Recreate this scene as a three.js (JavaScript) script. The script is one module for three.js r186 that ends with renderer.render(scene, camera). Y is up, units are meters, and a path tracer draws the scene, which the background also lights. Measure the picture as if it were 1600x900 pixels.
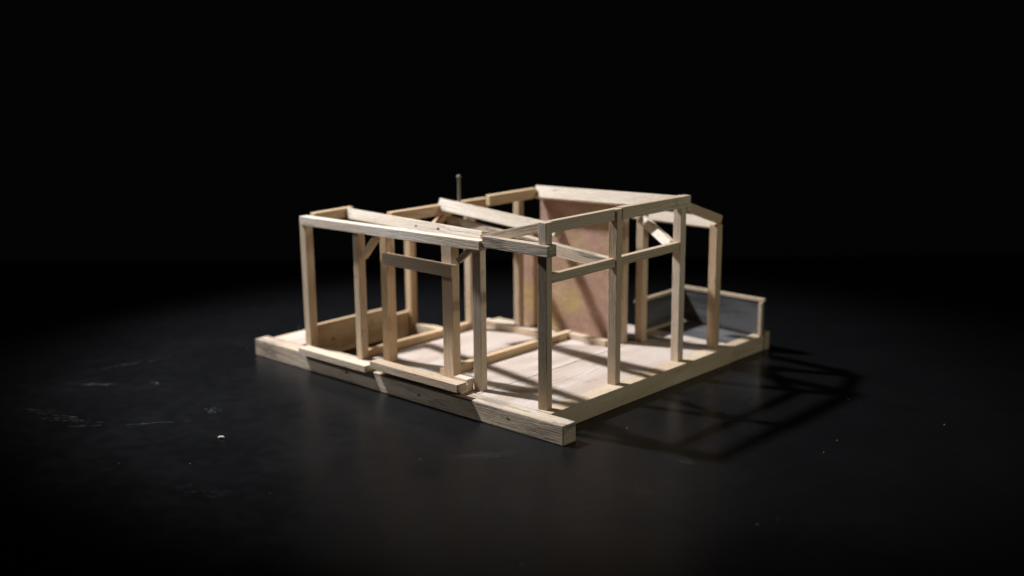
import * as THREE from 'three';
import { RoundedBoxGeometry } from 'three/addons/geometries/RoundedBoxGeometry.js';
import { mergeGeometries } from 'three/addons/utils/BufferGeometryUtils.js';

// ---------- camera ----------
const scene = new THREE.Scene();
scene.background = new THREE.Color().setRGB(0.0011, 0.00115, 0.00115);   // an unlit room
const camera = new THREE.PerspectiveCamera(27.357, 16 / 9, 0.05, 60);
camera.position.set(0.67133, 0.38684, 0.80392);
camera.rotation.order = 'YXZ';
camera.rotation.set(-0.22053, 0.7403, -0.00806);
camera.focus = 1.14;
camera.userData.fStop = 2.6;

// ---------- lamps ----------
const renderer = new THREE.WebGLRenderer({ antialias: true });
renderer.toneMapping = THREE.LinearToneMapping;
renderer.toneMappingExposure = 1;
renderer.shadowMap.enabled = true;
function spot(x, y, z, tx, ty, tz, color, intensity, angleDeg, penumbra, radius) {
  const l = new THREE.SpotLight(color, intensity, 0, THREE.MathUtils.degToRad(angleDeg), penumbra, 2);
  l.position.set(x, y, z); l.target.position.set(tx, ty, tz);
  l.castShadow = true; l.shadow.radius = radius;
  l.shadow.mapSize.set(2048, 2048); l.shadow.camera.near = 0.2; l.shadow.camera.far = 6;
  scene.add(l, l.target);
  return l;
}
// key: a desk spot high on the left, a little in front of the model
spot(-1.39, 1.75, 0.27, -0.27, 0.05, -0.16, new THREE.Color().setRGB(1.0, 1.03, 1.12), 27, 15.5, 1, 2.8);
// weaker low spot behind on the right: lights the faces that look right
spot(0.74, 0.44, -0.40, -0.04, 0.06, -0.15, new THREE.Color().setRGB(0.97, 1.0, 0.88), 0.42, 30, 1, 1.2);
// second small spot on the left in front: lights the left end of the front and the table beside it
spot(-1.05, 0.66, 0.62, -0.50, 0.06, 0.06, new THREE.Color().setRGB(1.0, 1.02, 1.08), 1.0, 20, 1, 2);

// ---------- helpers ----------
let seed = 20417;
const rnd = () => { seed = (seed * 1664525 + 1013904223) >>> 0; return seed / 4294967296; };
const mm = (v) => v / 1000;

function hash2(x, y, s) { let h = (x * 374761393 + y * 668265263 + s * 362437) | 0; h = Math.imul(h ^ (h >>> 13), 1274126177); return ((h ^ (h >>> 16)) >>> 0) / 4294967296; }
function vnoise(x, y, s, px, py) {          // value noise that repeats after px, py cells
  const xi = Math.floor(x), yi = Math.floor(y), fx = x - xi, fy = y - yi;
  const w = (a, p) => ((a % p) + p) % p, u = fx * fx * (3 - 2 * fx), v = fy * fy * (3 - 2 * fy);
  const a = hash2(w(xi, px), w(yi, py), s), b = hash2(w(xi + 1, px), w(yi, py), s), c = hash2(w(xi, px), w(yi + 1, py), s), d = hash2(w(xi + 1, px), w(yi + 1, py), s);
  return a + (b - a) * u + (c - a) * v + (a - b - c + d) * u * v;
}
function tex(w, h, fn, srgb) {
  const d = new Uint8Array(w * h * 4);
  for (let y = 0; y < h; y++) for (let x = 0; x < w; x++) {
    const c = fn(x / w, y / h, x, y); const o = (y * w + x) * 4;
    for (let k = 0; k < 3; k++) d[o + k] = Math.max(0, Math.min(255, Math.round(c[k] * 255)));
    d[o + 3] = 255;
  }
  const t = new THREE.DataTexture(d, w, h);
  t.wrapS = t.wrapT = THREE.RepeatWrapping; t.magFilter = THREE.LinearFilter; t.minFilter = THREE.LinearMipmapLinearFilter; t.generateMipmaps = true; t.anisotropy = 8;
  if (srgb) t.colorSpace = THREE.SRGBColorSpace;
  t.needsUpdate = true; return t;
}
// pine: u runs along the grain (0.5 m per repeat), v across it (0.06 m per repeat)
const pineGrain = (u, v) => {
  const wob = vnoise(u * 6, v * 4, 3, 6, 4) * 0.9 + vnoise(u * 16, v * 8, 5, 16, 8) * 0.25;
  const ring = 0.5 + 0.5 * Math.sin((v * 20 + wob * 3.0) * Math.PI * 2);
  const fibre = vnoise(u * 40, v * 220, 7, 40, 220), fine = vnoise(u * 180, v * 400, 9, 180, 400);
  const patch = vnoise(u * 9, v * 5, 11, 9, 5);
  return { ring: Math.pow(ring, 3), fibre, fine, patch };
};
const pineColour = (worn) => (u, v) => {
  const g = pineGrain(u, v);
  let k = 1 - g.ring * 0.06 - (g.fibre - 0.5) * 0.09 - (g.fine - 0.5) * 0.14 - (g.patch - 0.5) * 0.10;
  let wr = 1, wg = 1 - g.ring * 0.05 - g.patch * 0.04, wb = 1 - g.ring * 0.11 - g.patch * 0.09;
  let dirt = Math.max(0, vnoise(u * 22, v * 14, 21, 22, 14) + 0.4 * vnoise(u * 90, v * 60, 22, 90, 60) - 1.1) * 1.2;   // greyish handling marks
  if (worn) dirt += Math.max(0, vnoise(u * 14, v * 9, 61, 14, 9) * 0.8 + vnoise(u * 60, v * 70, 62, 60, 70) * 0.5 - 0.66) * 0.65 + g.ring * 0.08 * g.fibre;
  dirt = Math.min(0.5, dirt); k *= 1 - dirt;
  return [0.93 * k * wr, 0.93 * k * (wg + dirt * 0.03), 0.93 * k * (wb + dirt * 0.12)];
};
const pineMap = tex(1024, 512, pineColour(false), true), wornMap = tex(1024, 512, pineColour(true), true);
const pineBump = tex(1024, 512, (u, v) => { const g = pineGrain(u, v); const b = 0.5 + (g.fibre - 0.5) * 0.5 + (g.fine - 0.5) * 0.4 - g.ring * 0.15; return [b, b, b]; });
const pineTones = [[0.72, 0.585, 0.42], [0.80, 0.68, 0.53], [0.66, 0.53, 0.375], [0.74, 0.55, 0.345], [0.88, 0.79, 0.655], [0.70, 0.59, 0.45]];   // last two: pale new stick, worn stick
const pine = pineTones.map((c, i) => {
  const m = new THREE.MeshStandardMaterial({ map: i === 5 ? wornMap : pineMap, bumpMap: pineBump, bumpScale: 0.00035, roughness: 0.72 });
  m.color.setRGB(...c); m.name = 'pine_' + i; return m;
});
const endMap = tex(128, 128, (u, v) => {
  const r = Math.hypot(u - 0.2, v + 0.4), k = 1 - 0.16 * Math.pow(0.5 + 0.5 * Math.sin(r * 70 + vnoise(u * 5, v * 5, 2, 5, 5) * 4), 2) - 0.25 * vnoise(u * 50, v * 50, 4, 50, 50);
  return [k * 0.9, k * 0.84, k * 0.76];
}, true);
const endGrain = new THREE.MeshStandardMaterial({ map: endMap, roughness: 0.85 }); endGrain.color.setRGB(0.55, 0.45, 0.34);
const floorMat = new THREE.MeshStandardMaterial({ map: pineMap, bumpMap: pineBump, bumpScale: 0.0003, roughness: 0.7 }); floorMat.color.setRGB(0.66, 0.575, 0.51);
const panelMap = tex(512, 512, (u, v) => {
  const a = vnoise(u * 5, v * 6, 31, 5, 6), b = vnoise(u * 24, v * 30, 32, 24, 30), c = vnoise(u * 200, v * 90, 33, 200, 90);
  const k = 1 - (b - 0.5) * 0.1 - (c - 0.5) * 0.16, y = Math.max(0, a - 0.45);
  return [k * 0.93, k * (0.845 + y * 0.13), k * (0.84 - y * 0.24)];
}, true);
const panelMat = new THREE.MeshStandardMaterial({ map: panelMap, bumpMap: pineBump, bumpScale: 0.0002, roughness: 0.75 }); panelMat.color.setRGB(0.54, 0.40, 0.285);
const greyMap = tex(256, 256, (u, v) => { const k = 0.86 + 0.18 * (vnoise(u * 6, v * 40, 41, 6, 40) - 0.5) + 0.16 * (vnoise(u * 90, v * 90, 42, 90, 90) - 0.5) + 0.5 * (vnoise(u * 5, v * 5, 43, 5, 5) - 0.5) + 0.3 * (vnoise(u * 14, v * 17, 44, 14, 17) - 0.5); return [k, k, k]; }, true);
const greyMat = new THREE.MeshStandardMaterial({ map: greyMap, roughness: 0.6 }); greyMat.color.setRGB(0.115, 0.112, 0.107);
const knotMat = new THREE.MeshStandardMaterial({ roughness: 0.8 }); knotMat.color.setRGB(0.16, 0.075, 0.03);
const dowelMat = new THREE.MeshStandardMaterial({ map: pineMap, roughness: 0.7 }); dowelMat.color.setRGB(0.26, 0.22, 0.18);
const woodFor = () => pine[Math.floor(rnd() * 4)];

const shared = new Map();
function woodBox(l, h, w, r = 0.55) {        // l along local x = the grain
  const g = new RoundedBoxGeometry(mm(l), mm(h), mm(w), 1, mm(Math.min(r, h / 4, w / 4)));
  const p = g.attributes.position, n = g.attributes.normal, uv = g.attributes.uv, ou = rnd(), ov = rnd();
  for (let i = 0; i < p.count; i++) {
    const ax = Math.abs(n.getX(i)), ay = Math.abs(n.getY(i)), az = Math.abs(n.getZ(i));
    let u, v;
    if (ax > ay && ax > az) { u = p.getZ(i) / 0.5 + ou; v = p.getY(i) / 0.06; }
    else if (ay > az) { u = p.getX(i) / 0.5; v = p.getZ(i) / 0.06; }
    else { u = p.getX(i) / 0.5; v = p.getY(i) / 0.06 + 0.37; }
    uv.setXY(i, u + ou, v + ov);
  }
  return g;
}
const house = new THREE.Group();
house.name = 'timber_house_model';
house.userData = { label: 'small pale wooden timber frame house model standing on the black table', category: 'house model' };
scene.add(house);

function add(o, name, parent = house) { o.name = name; o.castShadow = o.receiveShadow = true; parent.add(o); return o; }
// axis-aligned member given by its extents in mm; the grain follows the longest side
function block(name, x0, x1, y0, y1, z0, z1, { mat, parent, tilt = 0, r } = {}) {
  const dx = x1 - x0, dy = y1 - y0, dz = z1 - z0;
  const g = dx >= dy && dx >= dz ? woodBox(dx, dy, dz, r) : dy >= dz ? woodBox(dy, dx, dz, r) : woodBox(dz, dy, dx, r);
  const m = add(new THREE.Mesh(g, mat || woodFor()), name, parent);
  if (dx >= dy && dx >= dz) { /* along x */ } else if (dy >= dz) m.rotation.z = Math.PI / 2; else m.rotation.y = Math.PI / 2;
  if (tilt) m.rotateX(tilt);
  m.position.set(mm((x0 + x1) / 2), mm((y0 + y1) / 2), mm((z0 + z1) / 2));
  return m;
}
// a stick between two points (centres of its ends), t = thickness across, h = height
function stick(name, a, b, t, h, { mat, parent, roll = 0, r } = {}) {
  const A = new THREE.Vector3(...a), B = new THREE.Vector3(...b), d = B.clone().sub(A), L = d.length();
  const m = add(new THREE.Mesh(woodBox(L, h, t, r), mat || woodFor()), name, parent);
  d.normalize();
  const up = Math.abs(d.y) > 0.95 ? new THREE.Vector3(1, 0, 0) : new THREE.Vector3(0, 1, 0);
  const zA = new THREE.Vector3().crossVectors(d, up).normalize(), yA = new THREE.Vector3().crossVectors(zA, d);
  m.quaternion.setFromRotationMatrix(new THREE.Matrix4().makeBasis(d, yA, zA));
  if (roll) m.rotateX(roll);
  const c = A.add(B).multiplyScalar(0.5); m.position.set(mm(c.x), mm(c.y), mm(c.z));
  return m;
}
// a post given by the front right corner of its foot
const post = (x, z, y0, y1, w = 10, d = 10, lean = 0) => stick('post', [x - w / 2, y0, z - d / 2], [x - w / 2 + lean, y1, z - d / 2], d, w);

// ---------- the table and the dark behind it ----------
const TW = 2.4, TX = -0.35, TZ = -0.15;
{
  const N = 2048, px = TW / N;
  const cv = document.createElement('canvas'); cv.width = cv.height = N;
  const c = cv.getContext('2d');
  c.fillStyle = 'rgb(70,70,71)'; c.fillRect(0, 0, N, N);
  const P = (x, z) => [(mm(x) - TX + TW / 2) / px, (mm(z) - TZ + TW / 2) / px];
  for (let i = 0; i < 2600; i++) {            // soft blotches of a wiped, worn black board
    const x = rnd() * N, y = rnd() * N, r = 4 + rnd() * 34, k = rnd() < 0.5 ? 45 : 100;
    const g = c.createRadialGradient(x, y, 0, x, y, r); g.addColorStop(0, `rgba(${k},${k},${k + 6},0.10)`); g.addColorStop(1, `rgba(${k},${k},${k + 6},0)`);
    c.fillStyle = g; c.fillRect(x - r, y - r, 2 * r, 2 * r);
  }
  const scuff = (x, z, len, wid, ang, n, a) => {   // chalky scuffs: many short dry strokes
    const [cx, cy] = P(x, z), ca = Math.cos(ang), sa = Math.sin(ang);
    for (let i = 0; i < n; i++) {
      const s = (rnd() + rnd() + rnd() - 1.5) * len / 1000 / px * 0.8, t = (rnd() + rnd() - 1) * wid / 1000 / px, l = (1 + rnd() * 5);
      const X = cx + ca * s - sa * t, Y = cy + sa * s + ca * t;
      c.strokeStyle = `rgba(250,250,240,${Math.min(1, a * (0.45 + 0.7 * rnd()))})`; c.lineWidth = 0.5 + rnd() * 1.1;
      c.beginPath(); c.moveTo(X, Y); c.lineTo(X + ca * l, Y + sa * l + (rnd() - 0.5)); c.stroke();
    }
  };
  scuff(-564, 137, 60, 6, -1.35, 60, 0.5); scuff(-520, 190, 26, 5, -0.6, 50, 0.8); scuff(-473, 276, 30, 10, -0.3, 50, 0.45);
  scuff(-425, 266, 34, 12, -0.4, 70, 0.6); scuff(-397, 267, 18, 8, -0.8, 34, 0.6); scuff(-356, 224, 44, 4, -0.9, 40, 0.5);
  scuff(-343, 155, 12, 8, 0.2, 26, 0.7); scuff(-472, 143, 10, 5, 0.2, 18, 0.6); scuff(-160, 282, 46, 14, -0.4, 70, 0.35);
  scuff(-38, 62, 34, 12, -0.9, 80, 0.4); scuff(106, -44, 14, 10, 0.3, 30, 0.4); scuff(112, 37, 20, 10, 0.3, 20, 0.3);
  for (let i = 0; i < 900; i++) { const [x, y] = P(-820 + rnd() * 1350, -500 + rnd() * 950); c.fillStyle = `rgba(225,225,220,${0.15 + rnd() * 0.4})`; const s = 0.4 + rnd() * 0.8; c.fillRect(x, y, s, s); }
  for (let i = 0; i < 46; i++) {              // hairline scratches
    const [x, y] = P(-780 + rnd() * 1250, -350 + rnd() * 780), a = rnd() * 6.28, l = 10 + rnd() * 40;
    c.strokeStyle = `rgba(190,190,195,${0.08 + rnd() * 0.14})`; c.lineWidth = 0.6; c.beginPath(); c.moveTo(x, y); c.quadraticCurveTo(x + Math.cos(a) * l * 0.5 + rnd() * 6, y + Math.sin(a) * l * 0.5, x + Math.cos(a) * l, y + Math.sin(a) * l); c.stroke();
  }
  const map = new THREE.CanvasTexture(cv); map.colorSpace = THREE.SRGBColorSpace; map.flipY = false; map.wrapS = map.wrapT = THREE.RepeatWrapping;
  const rough = tex(512, 512, (u, v) => { const k = 0.31 + 0.12 * (vnoise(u * 9, v * 9, 51, 9, 9) - 0.5) + 0.07 * (vnoise(u * 40, v * 40, 52, 40, 40) - 0.5) + 0.07 * (vnoise(u * 250, v * 250, 53, 250, 250) - 0.5); return [k, k, k]; });
  const m = new THREE.MeshPhysicalMaterial({ map, roughnessMap: rough, roughness: 1, ior: 1.45, specularIntensity: 0.5 }); m.color.setRGB(0.085, 0.085, 0.086);
  const g = new THREE.BoxGeometry(6, 0.03, 4); g.rotateY(0.7403); g.translate(0.705, -0.015, 0.841);
  const p = g.attributes.position, uv = g.attributes.uv;
  for (let i = 0; i < p.count; i++) uv.setXY(i, (p.getX(i) - TX) / TW + 0.5, (p.getZ(i) - TZ) / TW + 0.5);
  const t = add(new THREE.Mesh(g, m), 'table_top', scene); t.userData = { kind: 'structure' };
}

// ---------- base ----------
block('base_beam', -481, 0, 0, 20, -19, 0, { mat: pine[5], r: 1 });
block('base_beam', -49, -31, 0, 20.4, -346, -19.4, { mat: pine[0], r: 1 });
block('base_beam', -45, -31, 0, 19.4, -412, -346.3, { mat: pine[2], r: 1 });
block('base_beam', -45, -30, 0, 22, -424, -412.3, { mat: pine[2], r: 1 });
block('base_beam', -474, -456, 0, 18.6, -190, -19.4, { mat: pine[1], r: 1 });
block('base_beam', -455.5, -335.4, 0, 18.6, -190, -178.4, { mat: pine[0], r: 1 });
block('base_beam', -335, -323, 0, 18.6, -272, -178.4, { mat: pine[2], r: 1 });
block('base_beam', -322.6, -160, 0, 18.6, -272, -262.4, { mat: pine[0], r: 1 });
block('base_beam', -160, -45.6, 0, 18.6, -424, -412.4, { mat: pine[0], r: 1 });
// floor boards
[[-455.5, -416.6, -178, -19.4], [-326, -206, -262, -19.4], [-205.6, -128, -262, -19.4], [-127.6, -49.4, -346, -19.4]].forEach(([x0, x1, z0, z1], i) =>
  block('floor_board', x0, x1, 12, 20 - (i % 2) * 0.3, z0, z1, { mat: floorMat, r: 0.3 }));
block('floor_board', -206, -128, 12, 19.8, -346, -262.4, { mat: floorMat, r: 0.3 });

// sills along the front
block('sill', -387, -272, 20, 27.4, -7, 7.5, { mat: pine[1] });
block('base_beam', -410.6, -326.4, 0, 18.4, -33, -19.4, { mat: pine[2] });
block('sill', -271.6, -139, 20, 29, -16, -5, { mat: pine[1] });
block('porch_sill', -262, -130, 27, 35.5, -4.6, 9, { mat: pine[2] });
block('sill_block', -160, -141, 20, 33, -26, -16.4, { mat: pine[1] });

// ---------- posts ----------
post(-399, -20, 18.4, 166, 10, 11, -1);                // front left
post(-313, -24, 20, 166, 9, 10);                     // second on the front
post(-131, -26, 20, 171, 10, 10).rotateX(0.16);                    // middle of the front
post(-40.5, -22, 20.4, 171.5, 10, 10).rotateX(0.16);               // near corner
post(-40.5, -22.5, 183.2, 204, 9.5, 9.5);            // its upper piece
post(-40.5, -131, 20.4, 204, 10, 10).rotateX(0.14);                // right side
post(-40.5, -245, 20.4, 204, 10, 10);
post(-41, -317.5, 20.4, 163.5, 10, 11);                  // behind on the right
post(-121, -288, 20, 192, 10, 10);
post(-134, -268, 20, 192, 9.5, 9.5);
post(-395, -176, 1, 148, 10, 10);                   // back left
post(-313, -199, 28, 168, 10, 10);
post(-276, -246, 20, 184, 9, 9);
// porch posts
post(-281, -36, 20, 163, 10, 13);
post(-180, -36, 20, 163, 15, 11);
block('porch_header', -278, -172, 133, 145, -35.6, -27, { mat: pine[2] });

// ---------- upper frame ----------
const ROLL = -0.36;                                   // purlins set square to the roof slope
stick('top_beam', [-406, 168.8, -22.5], [-122, 173.2, -22.5], 11, 10, { mat: pine[4] });
block('top_beam', -121, -36, 171.8, 183, -33, -20, { mat: pine[5] });
stick('top_beam', [-402, 170.5, -32.8], [-398, 172, -88], 9, 11, { mat: pine[3] });
stick('top_beam', [-396, 170, -82], [-130, 178.5, -34], 10, 12, { mat: pine[4], roll: ROLL * 0.6 });
stick('rafter', [-130, 177.5, -31], [-50, 198.6, -31.5], 7, 9.5, { mat: pine[2] });
stick('side_plate', [-46, 198.5, -32.5], [-46, 198.4, -131], 7, 11.5, { mat: pine[0] });
stick('side_plate', [-44.5, 198.8, -141], [-44.5, 197.6, -262], 9, 12.5, { mat: pine[0] });
stick('rafter', [-45, 192, -258], [-45, 168.8, -327], 8, 9.5, { mat: pine[3] });
stick('side_rail', [-45, 149, -32], [-45, 149.5, -131], 7, 9, { mat: pine[2] });
stick('side_rail', [-45, 149.5, -141], [-45, 150, -245], 7, 9, { mat: pine[2] });
// left wall plates
stick('wall_plate', [-321, 173.5, -78], [-321, 172.5, -236], 9, 12, { mat: pine[3] });
stick('wall_plate', [-276, 184, -192], [-257, 188, -254], 9, 12, { mat: pine[3] });
// cross beams
stick('cross_beam', [-321, 178.5, -160], [-140, 166.8, -160], 11, 14, { mat: pine[4], roll: ROLL });
stick('tie_beam', [-314, 158.5, -166], [-49, 146, -136], 8, 13, { mat: pine[5] });
stick('back_beam', [-257, 188.5, -258], [-49, 194.5, -258], 10, 14.5, { mat: pine[4], roll: ROLL });
stick('back_beam', [-172, 162.5, -333], [-50, 163, -331], 8, 12.5, { mat: pine[4], roll: ROLL });
// braces
stick('brace', [-310, 137, -29], [-282, 163, -25], 6.5, 7, { mat: pine[3] });
stick('brace', [-157, 153, -23], [-139, 169, -26], 6, 6, { mat: pine[1] });
stick('brace', [-321, 153, -144], [-321, 168, -172], 7, 8, { mat: pine[3] });
stick('brace', [-124, 166, -289], [-50, 150, -243], 9, 10, { mat: pine[4], roll: ROLL });

// ---------- sole plates on the floor ----------
block('sole_plate', -325, -316, 20, 28, -206, -35, { mat: pine[3] });
block('sole_plate', -205, -196, 20, 28, -252, -40, { mat: pine[3] });
block('sole_plate', -315.6, -205.4, 20, 28, -232, -222, { mat: pine[1] });
block('sole_plate', -195.6, -140, 20, 27, -252, -243, { mat: pine[0] });

// ---------- panels ----------
{
  const s = new THREE.Shape(); const q = [[-296, 20.2], [-142, 20.2], [-142, 186], [-256, 184], [-256, 142], [-296, 142]];
  q.forEach(([x, y], i) => (i ? s.lineTo(mm(x), mm(y)) : s.moveTo(mm(x), mm(y))));
  const g = new THREE.ExtrudeGeometry(s, { depth: 0.003, bevelEnabled: false });
  const uv = g.attributes.uv; for (let i = 0; i < uv.count; i++) uv.setXY(i, uv.getX(i) / 0.17, uv.getY(i) / 0.17);
  const m = add(new THREE.Mesh(g, panelMat), 'wall_panel'); m.position.z = mm(-266);
  m.userData.label = 'pinkish plywood wall panel';
}
block('low_wall', -416, -411, 1, 41, -148, -33.6, { mat: pine[3] });
block('low_wall', -405, -400, 1, 34, -178, -148.4, { mat: pine[3] });

// ---------- grey tray at the back ----------
block('tray_panel', -146, -31, 20, 60, -411, -408, { mat: greyMat, r: 0.3 }).userData.label = 'grey back panel of the tray';
block('tray_panel', -149, -146.3, 20, 58, -410, -312, { mat: greyMat, r: 0.3 }).userData.label = 'grey side panel of the tray';
block('tray_floor', -145.8, -45.4, 12, 18.2, -407.6, -346.4, { mat: greyMat, r: 0.3 }).userData.label = 'grey floor of the tray';
block('tray_strip', -150, -30, 60.2, 64.2, -412, -407, { mat: pine[2] });
block('tray_strip', -150, -145.6, 58.2, 62, -406.6, -310, { mat: pine[2] });
block('tray_strip', -145.8, -142, 20, 23.5, -407, -312, { mat: pine[2] });
block('tray_strip', -35, -30.6, 19.6, 60, -407.8, -403.4, { mat: pine[2] });

// ---------- dowel, knots ----------
{
  const d = add(new THREE.Mesh(new THREE.CylinderGeometry(0.0017, 0.0019, 0.034, 14), dowelMat), 'dowel');
  d.position.set(mm(-299), mm(195), mm(-168)); d.userData.label = 'thin brown dowel with a round tip';
  const k = add(new THREE.Mesh(new THREE.SphereGeometry(0.0028, 16, 12), dowelMat), 'tip', d); k.position.y = 0.0172; k.scale.y = 0.9;
}
function knot(x, y, z, nx, ny, nz, l, w, ang = 0) {     // a small dark knot set flush into a face
  const g = new THREE.SphereGeometry(0.5, 14, 10); const p = g.attributes.position;
  for (let i = 0; i < p.count; i++) { const a = Math.atan2(p.getY(i), p.getX(i)), k = 1 + 0.22 * Math.sin(a * 3 + x) + 0.12 * Math.sin(a * 5 + y); p.setXY(i, p.getX(i) * k, p.getY(i) * k); }
  g.scale(mm(l), mm(w), 0.0006); g.rotateZ(ang);
  const k = add(new THREE.Mesh(g, knotMat), 'knot'); k.quaternion.setFromUnitVectors(new THREE.Vector3(0, 0, 1), new THREE.Vector3(nx, ny, nz).normalize()); k.position.set(mm(x), mm(y), mm(z));
}
knot(-247.4, 175.4, -50, -0.178, 0, 0.984, 4.2, 2.4, 0.2);
knot(-206.3, 178.2, -42.6, -0.178, 0, 0.984, 5.2, 2.0, 0.25);
knot(-411, 19, -63, 1, 0, 0, 5, 2.4, 0.1);
knot(-312, 11, 0, 0, 0, 1, 6, 3, 0.1);
knot(-196, 9, 0, 0, 0, 1, 5, 2.6, 0.3);
knot(-70, 12, 0, 0, 0, 1, 5, 2.2, -0.3);

// ---------- crumbs on the table ----------
function chipGeo(l, w, h) {
  const g = new THREE.IcosahedronGeometry(0.5, 1); const p = g.attributes.position;
  for (let i = 0; i < p.count; i++) { const k = 0.75 + 0.5 * hash2(Math.round(p.getX(i) * 97), Math.round(p.getY(i) * 89 + p.getZ(i) * 53), 5); p.setXYZ(i, p.getX(i) * l * k, (p.getY(i) * k + 0.42) * h, p.getZ(i) * w * k); }
  g.computeVertexNormals(); return g;
}
const chipMat = new THREE.MeshStandardMaterial({ roughness: 0.8 }); chipMat.color.setRGB(0.55, 0.5, 0.42);
{
  const c = add(new THREE.Mesh(chipGeo(0.0075, 0.004, 0.003), chipMat), 'wood_chip', scene);
  c.position.set(-0.2613, 0, 0.198); c.rotation.y = 0.5;
  c.userData = { label: 'pale wood chip lying alone on the black table in front of the model', category: 'wood chip' };
  const list = [];
  const spots = [[-225, 256], [18, 150], [112, 37], [184, -182], [235, 15], [15, -79], [134, -304], [172, -456], [108, 96]];
  for (let i = 0; i < 16; i++) spots.push([-780 + rnd() * 1200, -420 + rnd() * 820]);
  for (const [x, z] of spots) {
    if (x > -490 && x < 8 && z < 12 && z > -432) continue;
    const s = 0.0005 + rnd() * 0.0007, g = chipGeo(s * 1.6, s, s * 0.8); g.rotateY(rnd() * 6); g.translate(mm(x), 0.0001, mm(z)); list.push(g);
  }
  const dustMat = chipMat.clone(); dustMat.color.setRGB(0.28, 0.26, 0.23);
  const d = add(new THREE.Mesh(mergeGeometries(list), dustMat), 'sawdust', scene);
  d.userData = { label: 'tiny pale sawdust crumbs scattered over the black table', category: 'sawdust', kind: 'stuff' };
}

renderer.render(scene, camera);
